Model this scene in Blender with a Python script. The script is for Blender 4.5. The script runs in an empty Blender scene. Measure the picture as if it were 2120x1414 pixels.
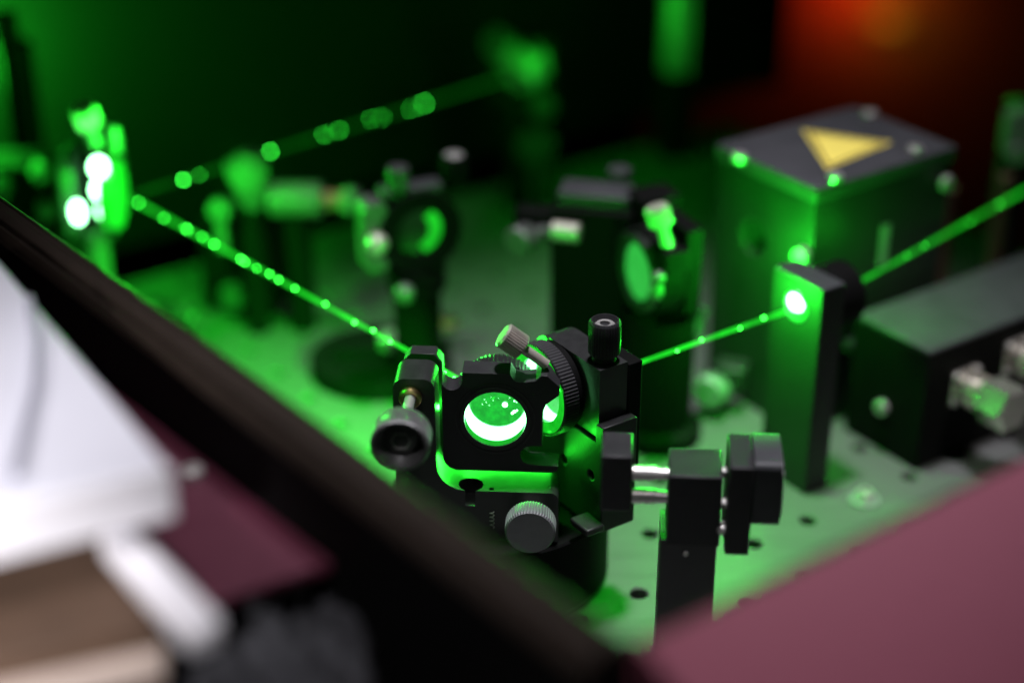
import bpy, bmesh, math, random
from mathutils import Vector, Matrix
from mathutils.geometry import tessellate_polygon
random.seed(7)
R = math.radians
sc = bpy.context.scene
COL = sc.collection

# ------------------------------------------------------------------ camera
CAM_H, PITCH, FPX = 0.400, R(27.5), 3600.0          # metres, radians, focal length in photo pixels
cd = bpy.data.cameras.new('camera'); cam = bpy.data.objects.new('camera', cd); COL.objects.link(cam)
cam.location = (0, 0, CAM_H); cam.rotation_euler = (math.pi/2 - PITCH, 0, 0)
cd.sensor_width = 36; cd.lens = 36*FPX/2120
cd.clip_start = 0.01; cd.clip_end = 50
cd.dof.use_dof = True; cd.dof.focus_distance = 0.630; cd.dof.aperture_fstop = 2.35
sc.camera = cam
# ------------------------------------------------------------------ render / world
sc.view_settings.view_transform = 'Standard'; sc.view_settings.look = 'None'
sc.view_settings.exposure = 0.0; sc.view_settings.gamma = 1.0
try:
    sc.cycles.use_denoising = True
    sc.cycles.sample_clamp_indirect = 4.0
    sc.cycles.max_bounces = 8
except Exception: pass
w = bpy.data.worlds.new('World'); sc.world = w; w.use_nodes = True
w.node_tree.nodes['Background'].inputs[0].default_value = (0.75, 0.8, 1.0, 1)
w.node_tree.nodes['Background'].inputs[1].default_value = 0.0015

def at(px, py, z):
    """point of the photo pixel's ray at height z"""
    xn, yn = (px-1060)/FPX, (707-py)/FPX
    d = (CAM_H - z)/(math.sin(PITCH) - yn*math.cos(PITCH))
    return Vector((xn*d, d*(math.cos(PITCH)+yn*math.sin(PITCH)), z))
def atd(px, py, d):
    xn, yn = (px-1060)/FPX, (707-py)/FPX
    return Vector((xn*d, d*(math.cos(PITCH)+yn*math.sin(PITCH)), CAM_H + d*(yn*math.cos(PITCH)-math.sin(PITCH))))
def zrow(Y, py):
    yn = (707-py)/FPX
    return CAM_H - Y*(math.sin(PITCH)-yn*math.cos(PITCH))/(math.cos(PITCH)+yn*math.sin(PITCH))

BEAM = 0.084                                        # height of the laser beam over the table
A0 = at(1025, 868, BEAM)                            # central mirror
G0 = at(250, 408, BEAM)                             # left mirror
K0 = at(1085, 150, BEAM)                            # far mirror
GRID = R(35)
UV = Vector((math.cos(GRID), math.sin(GRID), 0)); VV = Vector((-math.sin(GRID), math.cos(GRID), 0))

# ------------------------------------------------------------------ lamps
def lamp(name, kind, loc, power, color, size=0.01, target=None, **kw):
    l = bpy.data.lights.new(name, kind); l.energy = power; l.color = color
    if kind == 'AREA': l.shape = 'DISK'; l.size = size
    else: l.shadow_soft_size = size
    for k, v in kw.items(): setattr(l, k, v)
    o = bpy.data.objects.new(name, l); COL.objects.link(o); o.location = loc
    if target is not None:
        o.rotation_euler = (Vector(target)-Vector(loc)).to_track_quat('-Z', 'Y').to_euler()
    return o
GREEN = (0.022, 1.0, 0.034)
lamp('room_lamp', 'SPOT', (-0.10, 0.10, 1.20), 26.0, (1.0, 0.96, 1.0), 0.08, (-0.10, 0.25, 0.13), spot_size=R(29), spot_blend=.5)
lamp('lid_edge_fill', 'SPOT', (-0.30, -0.20, 0.42), 34.0, (1.0, 0.97, 1.0), 0.03, (-0.185, 0.295, 0.150), spot_size=R(17), spot_blend=.5)  # low fill added to whiten the lid's front edge, source unseen
lamp('overhead_lamp', 'SPOT', (0.07, 0.645, 1.15), 58.0, (0.96, 0.94, 1.0), 0.05, (0.075, 0.575, 0.05), spot_size=R(33), spot_blend=1.0)
lamp('scatter_left', 'POINT', G0+Vector((0.034, -0.024, 0.018)), 0.75, GREEN, 0.006)
lamp('scatter_left_back', 'POINT', G0+Vector((-0.055, 0.035, 0.040)), 0.05, GREEN, 0.006)
lamp('scatter_centre', 'POINT', A0+Vector((-0.012, 0.042, 0.006)), 0.20, GREEN, 0.004)
lamp('scatter_to_left', 'SPOT', A0+Vector((-0.010, 0.030, 0.004)), 9.5, GREEN, 0.004, (-0.105, 0.685, 0.0), spot_size=R(66), spot_blend=1.0)
lamp('post_fill', 'POINT', (0.086, 0.992, 0.088), 0.040, GREEN, 0.004)  # green fill added just for the tall post
lamp('housing_fill', 'POINT', (0.1120, 0.6670, 0.088), 0.34, GREEN, 0.004)  # green fill added beside the housing's left face
lamp('scatter_lens', 'POINT', A0+Vector((0.021, 0.005, 0.010)), 0.012, GREEN, 0.003)
lamp('table_fill', 'POINT', A0+Vector((0.062, 0.046, 0.004)), 0.16, GREEN, 0.004)  # green fill added for the table right of the lens holder
lamp('connector_fill', 'SPOT', (0.46, 0.20, 0.62), 6.0, (1.0, 0.95, 0.9), 0.02, (0.215, 0.655, 0.03), spot_size=R(15), spot_blend=.6)  # narrow fill added to brighten the coax connectors
lamp('scatter_tube', 'POINT', (0.168, 0.672, 0.086), 0.03, GREEN, 0.003)
lamp('edge_knob_fill', 'POINT', (0.258, 0.868, 0.122), 0.014, GREEN, 0.004)  # green fill added for the knob at the right edge
lamp('scatter_under_mirror', 'AREA', A0+Vector((.0015, .0150, -.0256)), 0.024, GREEN, 0.040, A0+Vector((.0015, 0, -.0256)))
bpy.data.lights['scatter_under_mirror'].shape = 'RECTANGLE'; bpy.data.lights['scatter_under_mirror'].size_y = .0035
lamp('slot_fill', 'POINT', A0+Vector((.0262, .0035, -.0115)), 0.0045, GREEN, 0.0012)  # tiny green fill added for the slot floor of the mirror holder
lamp('knob_fill', 'POINT', A0+Vector((-.052, -.006, .030)), 0.030, GREEN, 0.002)  # green fill added to light the adjuster knob's knurl
lamp('scatter_gap', 'POINT', A0+Vector((-.0192, .0125, -.002)), 0.010, GREEN, 0.001)
lamp('scatter_left_front', 'POINT', G0+Vector((-0.014, -0.045, 0.012)), 0.14, GREEN, 0.006)
lamp('wall_fill', 'POINT', atd(-5, 130, 0.905), 0.95, GREEN, 0.02)  # green fill added in front of the back wall
lamp('scatter_block', 'POINT', at(1600, 640, BEAM)+Vector((-0.003, -0.006, 0.010)), 0.48, GREEN, 0.004)
lamp('scatter_far', 'POINT', K0+Vector((0.012, -0.020, 0.010)), 0.06, GREEN, 0.006)

# ------------------------------------------------------------------ materials
def mat(name, base, rough=0.5, metal=0.0, noise=0.0, nscale=60.0, bump=0.0, bscale=900.0, emit=None, estr=0.0, spec=0.5, stretch=None):
    m = bpy.data.materials.new(name); m.use_nodes = True
    nt = m.node_tree; b = nt.nodes['Principled BSDF']
    b.inputs['Base Color'].default_value = (*base, 1)
    b.inputs['Roughness'].default_value = rough; b.inputs['Metallic'].default_value = metal
    b.inputs['Specular IOR Level'].default_value = spec
    tc = nt.nodes.new('ShaderNodeTexCoord'); mp = nt.nodes.new('ShaderNodeMapping')
    nt.links.new(tc.outputs['Object'], mp.inputs[0])
    if stretch: mp.inputs['Scale'].default_value = stretch[:3]; mp.inputs['Rotation'].default_value = (0, 0, stretch[3])
    if noise:
        n = nt.nodes.new('ShaderNodeTexNoise'); n.inputs['Scale'].default_value = nscale; n.inputs['Detail'].default_value = 6
        nt.links.new(mp.outputs[0], n.inputs['Vector'])
        mx = nt.nodes.new('ShaderNodeMix'); mx.data_type = 'RGBA'
        lo = [c*(1-noise) for c in base]; hi = [min(1, c*(1+noise)) for c in base]
        mx.inputs[6].default_value = (*lo, 1); mx.inputs[7].default_value = (*hi, 1)
        nt.links.new(n.outputs[0], mx.inputs[0]); nt.links.new(mx.outputs[2], b.inputs['Base Color'])
        rr = nt.nodes.new('ShaderNodeMapRange'); rr.inputs[3].default_value = max(.05, rough-.1); rr.inputs[4].default_value = min(1, rough+.1)
        nt.links.new(n.outputs[0], rr.inputs[0]); nt.links.new(rr.outputs[0], b.inputs['Roughness'])
    if bump:
        n2 = nt.nodes.new('ShaderNodeTexNoise'); n2.inputs['Scale'].default_value = bscale; n2.inputs['Detail'].default_value = 3
        nt.links.new(mp.outputs[0], n2.inputs['Vector'])
        bp = nt.nodes.new('ShaderNodeBump'); bp.inputs['Strength'].default_value = bump; bp.inputs['Distance'].default_value = 0.0003
        nt.links.new(n2.outputs[0], bp.inputs['Height']); nt.links.new(bp.outputs[0], b.inputs['Normal'])
    if emit:
        b.inputs['Emission Color'].default_value = (*emit, 1); b.inputs['Emission Strength'].default_value = estr
    return m
M = {}
M['black'] = mat('black_anodised', (.024, .023, .026), .5, 0, .35, 120, .25, 1800, spec=.3)
M['black_gloss'] = mat('black_anodised_bright', (.024, .024, .025), .36, 0, .3, 200, .15, 1500, spec=.45)
M['dark'] = mat('matte_black', (.004, .004, .004), .7, 0, .3, 60, spec=.08)
M['knob_face'] = mat('grey_anodised', (.16, .16, .17), .5, .2, .2, 300, .2, 1800)
M['housing'] = mat('charcoal_housing', (.050, .050, .056), .5, 0, .25, 80, .2, 1200, spec=.3)  # paler charcoal; on box tops it carries the overhead light in its colour
M['steel'] = mat('bright_steel', (.62, .60, .58), .30, .6, .15, 300, .1, 2500)
M['nickel'] = mat('nickel', (.58, .52, .47), .36, .5, .2, 200, .1, 2000)
M['alu'] = mat('aluminium', (.42, .42, .43), .38, .6, .2, 150, .1, 1500)
M['brass'] = mat('brass', (.50, .38, .17), .32, 1, .25, 200)
M['table'] = mat('brushed_steel_table', (.135, .135, .135), .5, .3, .22, 26, .12, 240, stretch=(1, 14, 1, -GRID))
M['pink'] = mat('pink_powder_coat', (.24, .057, .093), .55, 0, .12, 500, .3, 1400)
M['magenta'] = mat('pink_coat_shaded', (.075, .013, .028), .5, 0, .15, 300, .2, 1400)  # darker copy of the pink coat, shade put into the colour
M['rail'] = mat('brown_black_rail', (.021, .014, .010), .6, 0, .3, 200, .2, 900, spec=.25)
M['white'] = mat('white_card', (.78, .78, .86), .6, 0, .05, 40)
M['white_plastic'] = mat('white_plastic', (.93, .91, .95), .45, 0, .03, 40)
M['gun'] = mat('grey_gunmetal', (.09, .088, .094), .38, .4, .2, 300)
M['mid'] = mat('dull_metal', (.15, .15, .15), .38, .4, .2, 200)
M['streak'] = mat('pale_streak', (.50, .50, .58), .7)
M['deep'] = mat('deep_black', (.010, .010, .0105), .45, 0, .5, 90, .3, 900, spec=.35)
M['charcoal'] = mat('charcoal_shaded', (.021, .021, .023), .5, 0, .4, 40, .25, 900, spec=.3)  # darker copy of the housing charcoal, shade of the sides in its colour
M['chrome'] = mat('chrome', (.74, .70, .64), .24, .85, .2, 200, .1, 1500)
M['cardboard'] = mat('brown_cardboard', (.085, .048, .028), .8, 0, .25, 60)
M['beige'] = mat('beige_card', (.52, .42, .36), .75, 0, .3, 50)
M['cloth'] = mat('grey_cloth', (.022, .022, .026), .9, 0, .5, 28, .6, 200)
M['wallblack'] = mat('black_panel', (.0036, .0046, .0042), .85, 0, .35, 9)
M['yellow'] = mat('yellow_sticker', (.95, .78, .15), .5, 0, .06, 200)
M['yline'] = mat('dark_print', (.16, .10, .012), .5)
M['copper'] = mat('brown_pipe', (.20, .11, .08), .4, .4, .2, 90)
M['rackmat'] = mat('dark_rack', (.06, .05, .05), .6, 0, .3, 6)

def glow(name, col, strength, noise=None, ramp=(.4, .7), low=.15):
    m = bpy.data.materials.new(name); m.use_nodes = True; nt = m.node_tree
    for n in list(nt.nodes): nt.nodes.remove(n)
    out = nt.nodes.new('ShaderNodeOutputMaterial'); b = nt.nodes.new('ShaderNodeBsdfPrincipled')
    b.inputs['Base Color'].default_value = (.02, .09, .03, 1); b.inputs['Roughness'].default_value = .12
    b.inputs['Emission Color'].default_value = (*col, 1); b.inputs['Emission Strength'].default_value = strength
    if noise:
        tc = nt.nodes.new('ShaderNodeTexCoord'); n = nt.nodes.new('ShaderNodeTexNoise')
        n.inputs['Scale'].default_value = noise; n.inputs['Detail'].default_value = 8; n.inputs['Roughness'].default_value = .65
        nt.links.new(tc.outputs['Object'], n.inputs['Vector'])
        mr = nt.nodes.new('ShaderNodeMapRange'); mr.inputs[1].default_value = ramp[0]; mr.inputs[2].default_value = ramp[1]
        mr.inputs[3].default_value = strength*low; mr.inputs[4].default_value = strength
        nt.links.new(n.outputs[0], mr.inputs[0]); nt.links.new(mr.outputs[0], b.inputs['Emission Strength'])
    nt.links.new(b.outputs[0], out.inputs[0])
    return m
M['g_white'] = glow('glowing_glass_edge', (.22, 1, .34), 6.5)  # laser light scattered in the glass, put in as emission
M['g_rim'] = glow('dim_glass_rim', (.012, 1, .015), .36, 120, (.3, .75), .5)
M['g_face'] = glow('lit_mirror_face', (.010, 1, .05), .36, 420, (.40, .68), .30)  # laser light on the mirror put into the material as mottled emission
M['g_lens'] = glow('lit_lens', (.015, 1, .03), .75, 120, (.3, .7), .4)  # laser light in the lens put in as emission
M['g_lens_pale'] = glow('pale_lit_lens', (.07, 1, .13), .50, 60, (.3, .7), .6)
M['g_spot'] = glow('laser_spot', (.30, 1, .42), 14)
M['g_dust'] = glow('lit_dust', (.04, 1, .055), 24)
M['orange'] = glow('orange_lamp', (1, .16, .01), .16)
M['red'] = glow('red_lamp', (1, .02, .005), .2)
def beam_mat(name, k):
    m = bpy.data.materials.new(name); m.use_nodes = True; nt = m.node_tree
    for n in list(nt.nodes): nt.nodes.remove(n)
    out = nt.nodes.new('ShaderNodeOutputMaterial'); a = nt.nodes.new('ShaderNodeAddShader')
    t = nt.nodes.new('ShaderNodeBsdfTransparent'); e = nt.nodes.new('ShaderNodeEmission')
    e.inputs[0].default_value = (.018, 1, .03, 1); e.inputs[1].default_value = .42
    tc = nt.nodes.new('ShaderNodeTexCoord'); n = nt.nodes.new('ShaderNodeTexNoise'); n.inputs['Scale'].default_value = 55; n.inputs['Detail'].default_value = 2
    mr = nt.nodes.new('ShaderNodeMapRange'); mr.inputs[1].default_value = .3; mr.inputs[2].default_value = .75; mr.inputs[3].default_value = .25*k; mr.inputs[4].default_value = .62*k
    nt.links.new(tc.outputs['Object'], n.inputs['Vector']); nt.links.new(n.outputs[0], mr.inputs[0]); nt.links.new(mr.outputs[0], e.inputs[1])
    nt.links.new(t.outputs[0], a.inputs[0]); nt.links.new(e.outputs[0], a.inputs[1]); nt.links.new(a.outputs[0], out.inputs[0])
    return m
M['beam'] = beam_mat('laser_beam', 1.0); M['beam_right'] = beam_mat('outgoing_laser_beam', .62); M['beam_dim'] = beam_mat('faint_laser_beam', .13)

# ------------------------------------------------------------------ mesh builder (lengths in mm, times scale)
def basis(axis):
    a = Vector(axis).normalized()
    t = Vector((0, 0, 1)) if abs(a.z) < .9 else Vector((1, 0, 0))
    x = t.cross(a).normalized(); y = a.cross(x)
    return x, y, a
class MB:
    def __init__(s, scale=.001, off=(0, 0, 0)):
        s.v = []; s.f = []; s.k = scale; s.off = Vector(off)
    def add(s, vs, fs):
        b = len(s.v); s.v += [(Vector(p)+s.off)*s.k for p in vs]; s.f += [tuple(i+b for i in f) for f in fs]
        return s
    def box(s, x0, x1, y0, y1, z0, z1):
        vs = [(x, y, z) for x in (x0, x1) for y in (y0, y1) for z in (z0, z1)]
        return s.add(vs, [(0, 1, 3, 2), (4, 6, 7, 5), (0, 4, 5, 1), (2, 3, 7, 6), (0, 2, 6, 4), (1, 5, 7, 3)])
    def lathe(s, p, axis, prof, seg=40, teeth=0, depth=0.0, closed=False):
        """prof: (radius, distance along axis, knurled?)"""
        x, y, a = basis(axis); p = Vector(p)
        n = teeth*4 if teeth else seg
        vs = []; fs = []; rings = []
        for q in prof:
            r, t = q[0], q[1]; kn = teeth and len(q) > 2 and q[2]
            if r <= 1e-6: rings.append([len(vs)]); vs.append(p+a*t); continue
            ring = []
            for i in range(n):
                th = 2*math.pi*i/n
                rr = r - (depth if kn and i % 4 in (2, 3) else 0)
                ring.append(len(vs)); vs.append(p + a*t + (x*math.cos(th)+y*math.sin(th))*rr)
            rings.append(ring)
        pairs = list(zip(rings, rings[1:]))
        if closed: pairs.append((rings[-1], rings[0]))
        for A, B in pairs:
            for i in range(n):
                j = (i+1) % n
                if len(A) == 1 and len(B) == 1: continue
                if len(A) == 1: fs.append((A[0], B[i], B[j]))
                elif len(B) == 1: fs.append((A[i], B[0], A[j]))
                else: fs.append((A[i], B[i], B[j], A[j]))
        return s.add(vs, fs)
    def cyl(s, p0, p1, r, seg=32, ch=None):
        p0 = Vector(p0); p1 = Vector(p1); L = (p1-p0).length
        ch = min(.08*r, .2*L) if ch is None else ch
        return s.lathe(p0, p1-p0, [(0, 0), (r-ch, 0), (r, ch), (r, L-ch), (r-ch, L), (0, L)], seg)
    def tube(s, p0, p1, ro, ri, seg=48, teeth=0, depth=0):
        p0 = Vector(p0); p1 = Vector(p1); L = (p1-p0).length; c = min(.4, .2*L)
        return s.lathe(p0, p1-p0, [(ri, 0), (ro-c, 0, 1), (ro, c, 1), (ro, L-c, 1), (ro-c, L, 1), (ri, L)], seg, teeth, depth, closed=True)
    def ball(s, c, r, seg=20, squash=1.0):
        return s.lathe(Vector(c)-Vector((0, 0, r*squash)), (0, 0, 1), [(r*math.sin(math.pi*i/10), r*squash*(1-math.cos(math.pi*i/10))) for i in range(11)], seg)
    def prism(s, outline, y0, y1, holes=(), axis='y'):
        """outline in (x, z), extruded along y"""
        def P(q, y):
            return (q[0], y, q[1]) if axis == 'y' else ((q[0], q[1], y) if axis == 'z' else (y, q[0], q[1]))
        loops = [list(outline)]+[list(h) for h in holes]
        flat = [q for l in loops for q in l]; n = len(flat)
        tri = tessellate_polygon([[Vector((q[0], q[1], 0)) for q in l] for l in loops])
        vs = [P(q, y0) for q in flat]+[P(q, y1) for q in flat]
        fs = [tuple(t) for t in tri]+[tuple(i+n for i in reversed(t)) for t in tri]
        b = 0
        for l in loops:
            m = len(l)
            for i in range(m):
                j = (i+1) % m; fs.append((b+i, b+j, b+j+n, b+i+n))
            b += m
        return s.add(vs, fs)
    def path(s, pts, r, seg=12):
        pts = [Vector(p) for p in pts]; vs = []; fs = []
        for i, p in enumerate(pts):
            d = (pts[min(i+1, len(pts)-1)]-pts[max(i-1, 0)])
            x, y, a = basis(d)
            for k in range(seg):
                th = 2*math.pi*k/seg; vs.append(p+(x*math.cos(th)+y*math.sin(th))*r)
        for i in range(len(pts)-1):
            for k in range(seg):
                j = (k+1) % seg; fs.append((i*seg+k, i*seg+j, (i+1)*seg+j, (i+1)*seg+k))
        fs.append(tuple(range(seg))); fs.append(tuple(range((len(pts)-1)*seg, len(pts)*seg)))
        return s.add(vs, fs)
    def mesh(s, name):
        me = bpy.data.meshes.new(name); me.from_pydata([tuple(v) for v in s.v], [], s.f)
        bm = bmesh.new(); bm.from_mesh(me); bmesh.ops.recalc_face_normals(bm, faces=bm.faces); bm.to_mesh(me); bm.free()
        return me
    def build(s, name, m, parent=None, bevel=0.0, cut=None, kind=None, seg=2):
        me = s.mesh(name); o = bpy.data.objects.new(name, me); COL.objects.link(o)
        if parent is not None: o.parent = parent
        if cut is not None:
            c = bpy.data.objects.new('cutter', cut.mesh('cutter')); COL.objects.link(c)
            pm = o.parent; o.parent = None
            mod = o.modifiers.new('cut', 'BOOLEAN'); mod.object = c; mod.operation = 'DIFFERENCE'; mod.solver = 'EXACT'
            dg = bpy.context.evaluated_depsgraph_get()
            me2 = bpy.data.meshes.new_from_object(o.evaluated_get(dg)); o.modifiers.clear(); o.data = me2; me = me2
            cm = c.data; bpy.data.objects.remove(c); bpy.data.meshes.remove(cm); o.parent = pm
        if bevel:
            b = o.modifiers.new('bevel', 'BEVEL'); b.width = bevel*s.k; b.segments = seg; b.limit_method = 'ANGLE'; b.angle_limit = R(42)
        me.polygons.foreach_set('use_smooth', [True]*len(me.polygons))
        me.set_sharp_from_angle(angle=R(38))
        me.materials.append(m)
        if kind: o['kind'] = kind
        return o
def arc(cx, cz, r, a0, a1, n=10):
    return [(cx+r*math.cos(R(a0+(a1-a0)*i/n)), cz+r*math.sin(R(a0+(a1-a0)*i/n))) for i in range(n+1)]
def rrect(x0, x1, z0, z1, r, n=6):
    return arc(x1-r, z1-r, r, 0, 90, n)+arc(x0+r, z1-r, r, 90, 180, n)+arc(x0+r, z0+r, r, 180, 270, n)+arc(x1-r, z0+r, r, 270, 360, n)
def circle(cx, cz, r, n=48): return [(cx+r*math.cos(2*math.pi*i/n), cz+r*math.sin(2*math.pi*i/n)) for i in range(n)]
def tag(o, label, cat, group=None, kind=None):
    o['label'] = label; o['category'] = cat
    if group: o['group'] = group
    if kind: o['kind'] = kind
    return o
def thing(name, label, cat, loc, yaw=0.0, group=None):
    o = bpy.data.objects.new(name, None); COL.objects.link(o); o.empty_display_size = .01
    o.location = loc; o.rotation_euler = (0, 0, yaw)
    return tag(o, label, cat, group)
def copy_tree(o, parent=None):
    c = o.copy(); COL.objects.link(c)
    if parent is not None: c.parent = parent
    for ch in list(o.children): copy_tree(ch, c)
    return c
def knob(mb, p, axis, r, L, teeth=44, depth=.35, recess=0.0, rim=1.6):
    pr = [(0, 0), (r-.9, 0), (r-.2, .7, 1), (r, 1.1, 1), (r, L-1.1, 1), (r-.2, L-.7, 1), (r-.9, L)]
    if recess: pr += [(r-rim, L), (r-rim-.5, L-recess*.4), (r*.62, L-recess), (r*.40, L-recess*.8), (0, L-recess*.8)]
    else: pr += [(r*.5, L+.05), (0, L+.05)]
    return mb.lathe(p, axis, pr, 40, teeth, depth)
def cap_screw(mb, p, axis, r=3.0, L=3.0, washer=0.0):
    x, y, a = basis(axis); p = Vector(p)
    if washer: mb.lathe(p, a, [(0, 0), (washer, 0), (washer, .8), (r, .8)], 28)
    mb.lathe(p, a, [(r, 0), (r, L-.4), (r-.4, L), (r*.58, L)], 28)
    mb.lathe(p, a, [(r*.58, L), (r*.55, L-1.6), (0, L-1.6)], 6)
    return mb

# ================================================================== THE TABLE
H0 = at(1195, 1283, 0.0); PITCH_MM = 30.0
def table():
    mb = MB(.001); n = 24
    i0, i1, j0, j1 = -10, 14, -9, 13
    for i in range(i0, i1):
        for j in range(j0, j1):
            hw = 15.0
            def W(u, v, z): 
                p = H0*1000 + UV*(i*PITCH_MM+u)+VV*(j*PITCH_MM+v); return (p.x, p.y, z)
            vs = []; fs = []
            sq = []
            for k in range(n):
                th = 2*math.pi*k/n; c, s_ = math.cos(th), math.sin(th); m = max(abs(c), abs(s_))
                sq.append((hw*c/m, hw*s_/m))
            for k in range(n): vs.append(W(*sq[k], 0))
            for rad, z in ((4.0, 0), (3.55, -.5), (3.4, -12)):
                for k in range(n):
                    th = 2*math.pi*k/n; vs.append(W(rad*math.cos(th), rad*math.sin(th), z))
            for q in range(3):
                for k in range(n):
                    l = (k+1) % n; fs.append((q*n+k, q*n+l, (q+1)*n+l, (q+1)*n+k))
            fs.append(tuple(range(3*n, 4*n)))
            mb.add(vs, fs)
    o = mb.build('optical_table', M['table'], kind='structure')
    o['label'] = 'grey steel optical table top with a square grid of threaded holes lit green'
    return o
table()

# ================================================================== CENTRAL MIRROR MOUNT
SA = .00094
yawA = R(-3.2)
zb = 52.0
tA = thing('mirror_mount', 'sharp black kinematic mirror mount in the middle seen from behind with glowing white green optic', 'mirror mount',
           (A0.x, A0.y, BEAM - zb*SA), yawA)
def mA(): return MB(SA, (0, 0, zb))
Lout = [(-38.5, -52), (25, -52), (25, -33)]+arc(21.5, -32.5, 3.5, 0, 90, 6)+arc(-11, -17.5, 11.5, -90, -180, 12)+[(-22.5, 14)]+arc(-27, 15.5, 4.5, 0, 90, 6)+arc(-34, 15.5, 4.5, 90, 180, 6)
cut = mA(); cut.lathe((-9.5, -1.5, -36), (0, 0, 1), [(0, 0), (4.9, 0), (4.9, 12), (0, 12)], 32)
cut.lathe((-1.2, -4.2, -36), (0, 0, 1), [(0, 0), (1.1, 0), (1.1, 12), (0, 12)], 16)
mA().prism(Lout, -6, 10).build('back_plate', M['black_gloss'], tA, .5, cut)
Fout = [(-36.5, -50), (-21.5, -50), (-21.5, 16.5), (-24, 20), (-34, 20), (-36.5, 17)]
mA().prism(Fout, 14.5, 21.5).build('front_plate', M['black'], tA, .6)
mA().cyl((-30, 10, 5), (-30, 14.5, 5), 3, 20).build('pivot', M['steel'], tA)
Hout = arc(-14.5, -17.5, 6, 180, 270, 6)+[(22.5, -23.5), (24.2, -22.6), (24.6, -20.4), (14, -20)]+arc(14, -15.8, 4.2, 270, 90, 10)[1:-1]+[(14, -11.6), (18.3, -11.6), (18.3, 3.5), (19.6, 7.0), (24.6, 11.2), (24.8, 15), (20, 19.6), (17.5, 19.6), (15.5, 17.2), (9.5, 16.4), (7.4, 17.0), (5.6, 20), (-12.6, 20), (-12.6, 17)]+arc(-16.6, 16.4, 4.0, 0, -160, 8)+[(-20.5, 14)]
mA().prism(Hout, 0, 10, [circle(0, 0, 12.0, 56)]).build('mirror_holder', M['black'], tA, .45)
mA().lathe((0, 0, 0), (0, -1, 0), [(12.0, -.6), (12.0, .25), (13.6, .25), (13.9, 0), (13.9, -.6)], 64).build('retaining_ring', M['black_gloss'], tA)
mA().lathe((0, 0, 0), (0, -1, 0), [(15.0, -.4), (15.0, .22), (15.5, .22), (15.5, -.4)], 64).build('groove_ring', M['black_gloss'], tA)
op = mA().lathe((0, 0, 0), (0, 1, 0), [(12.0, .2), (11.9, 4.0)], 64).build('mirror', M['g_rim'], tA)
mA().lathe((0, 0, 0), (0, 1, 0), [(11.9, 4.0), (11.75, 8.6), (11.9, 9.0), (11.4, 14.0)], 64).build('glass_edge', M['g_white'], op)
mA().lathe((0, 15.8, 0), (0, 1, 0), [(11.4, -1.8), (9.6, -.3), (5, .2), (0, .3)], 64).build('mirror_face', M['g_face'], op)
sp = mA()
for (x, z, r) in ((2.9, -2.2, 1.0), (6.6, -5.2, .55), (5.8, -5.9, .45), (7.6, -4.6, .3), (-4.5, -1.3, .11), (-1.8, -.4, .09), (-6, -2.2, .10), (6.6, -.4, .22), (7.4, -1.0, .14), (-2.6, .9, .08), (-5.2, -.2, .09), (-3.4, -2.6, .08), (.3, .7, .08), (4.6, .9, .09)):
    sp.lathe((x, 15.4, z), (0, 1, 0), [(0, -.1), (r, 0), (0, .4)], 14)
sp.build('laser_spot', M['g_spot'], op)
mA().tube((0, 16.5, 0), (0, 23.5, 0), 16.4, 12.2, 48, 60, .5).build('knurled_cell', M['black_gloss'], tA)
mA().tube((0, 10, 0), (0, 16.5, 0), 14.0, 12.2).build('cell_tube', M['black'], tA)
d = Vector((.80, 0, -.60)).normalized(); hc = Vector((2.7, 5, 34.4))
ts = mA().lathe(hc, d, [(0, 0), (4.2, 0), (5.0, .7), (5.1, .8, 1), (5.1, 8.8, 1), (4.6, 9.4), (2.4, 9.5), (2.4, 10), (2.05, 10.2), (2.05, 21)], 40, 30, .42).build('thumb_screw', M['nickel'], tA)
b1 = Vector((-31.8, 0, 12.3))
mA().lathe(b1, (0, -1, 0), [(2.2, 5.5), (4.4, 6.0), (4.4, 7.6), (3.7, 8.3), (2.6, 8.3), (2.4, 7.0)], 40).build('bushing', M['brass'], tA)
mA().cyl(b1+Vector((0, -6, 0)), b1+Vector((0, -33, 0)), 2.1, 24).build('adjuster_shaft', M['steel'], tA)
k1 = knob(mA(), b1+Vector((0, -31.5, 0)), (0, -1, 0), 10.9, 11.5, 56, .35, 5.0, 1.7).build('adjuster_knob', M['mid'], tA)
mA().lathe(b1+Vector((0, -37.9, 0)), (0, -1, 0), [(3.9, -1), (3.9, 1.2), (3.3, 1.3), (2.7, .2), (0, .2)], 6).build('hex_socket', M['steel'], k1)
b2 = Vector((14.6, 0, -38.2))
mA().cyl(b2+Vector((0, -6, 0)), b2+Vector((0, -12.5, 0)), 4.2, 24).build('adjuster_shaft', M['steel'], tA)
knob(mA(), b2+Vector((0, -12, 0)), (0, -1, 0), 9.9, 8.5, 52, .35).build('adjuster_knob', M['knob_face'], tA)
mA().path([(-1+.9*math.cos(t*.9), -6.4-.5*math.sin(t*.9), -38-t*.26) for t in range(30)], .22, 6).build('spring', M['steel'], tA)

# pedestal
pc = at(1034, 1172, 0)
tP = thing('pedestal_base', 'wide round black pedestal carrying the central mirror mount and lens holder', 'pedestal', (pc.x, pc.y, 0), GRID)
hp = (BEAM-zb*SA)*1000 - .6
MB().lathe((0, 0, 0), (0, 0, 1), [(0, 0), (42.2, 0), (43, .8), (43, hp-.8), (42.2, hp), (0, hp)], 96).build('body', M['dark'], tP)
MB().lathe((0, 0, 2.2), (0, 0, 1), [(42.9, 0), (43.2, .3), (43.2, .7), (42.9, 1)], 96).build('rim_line', M['black_gloss'], tP)

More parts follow.
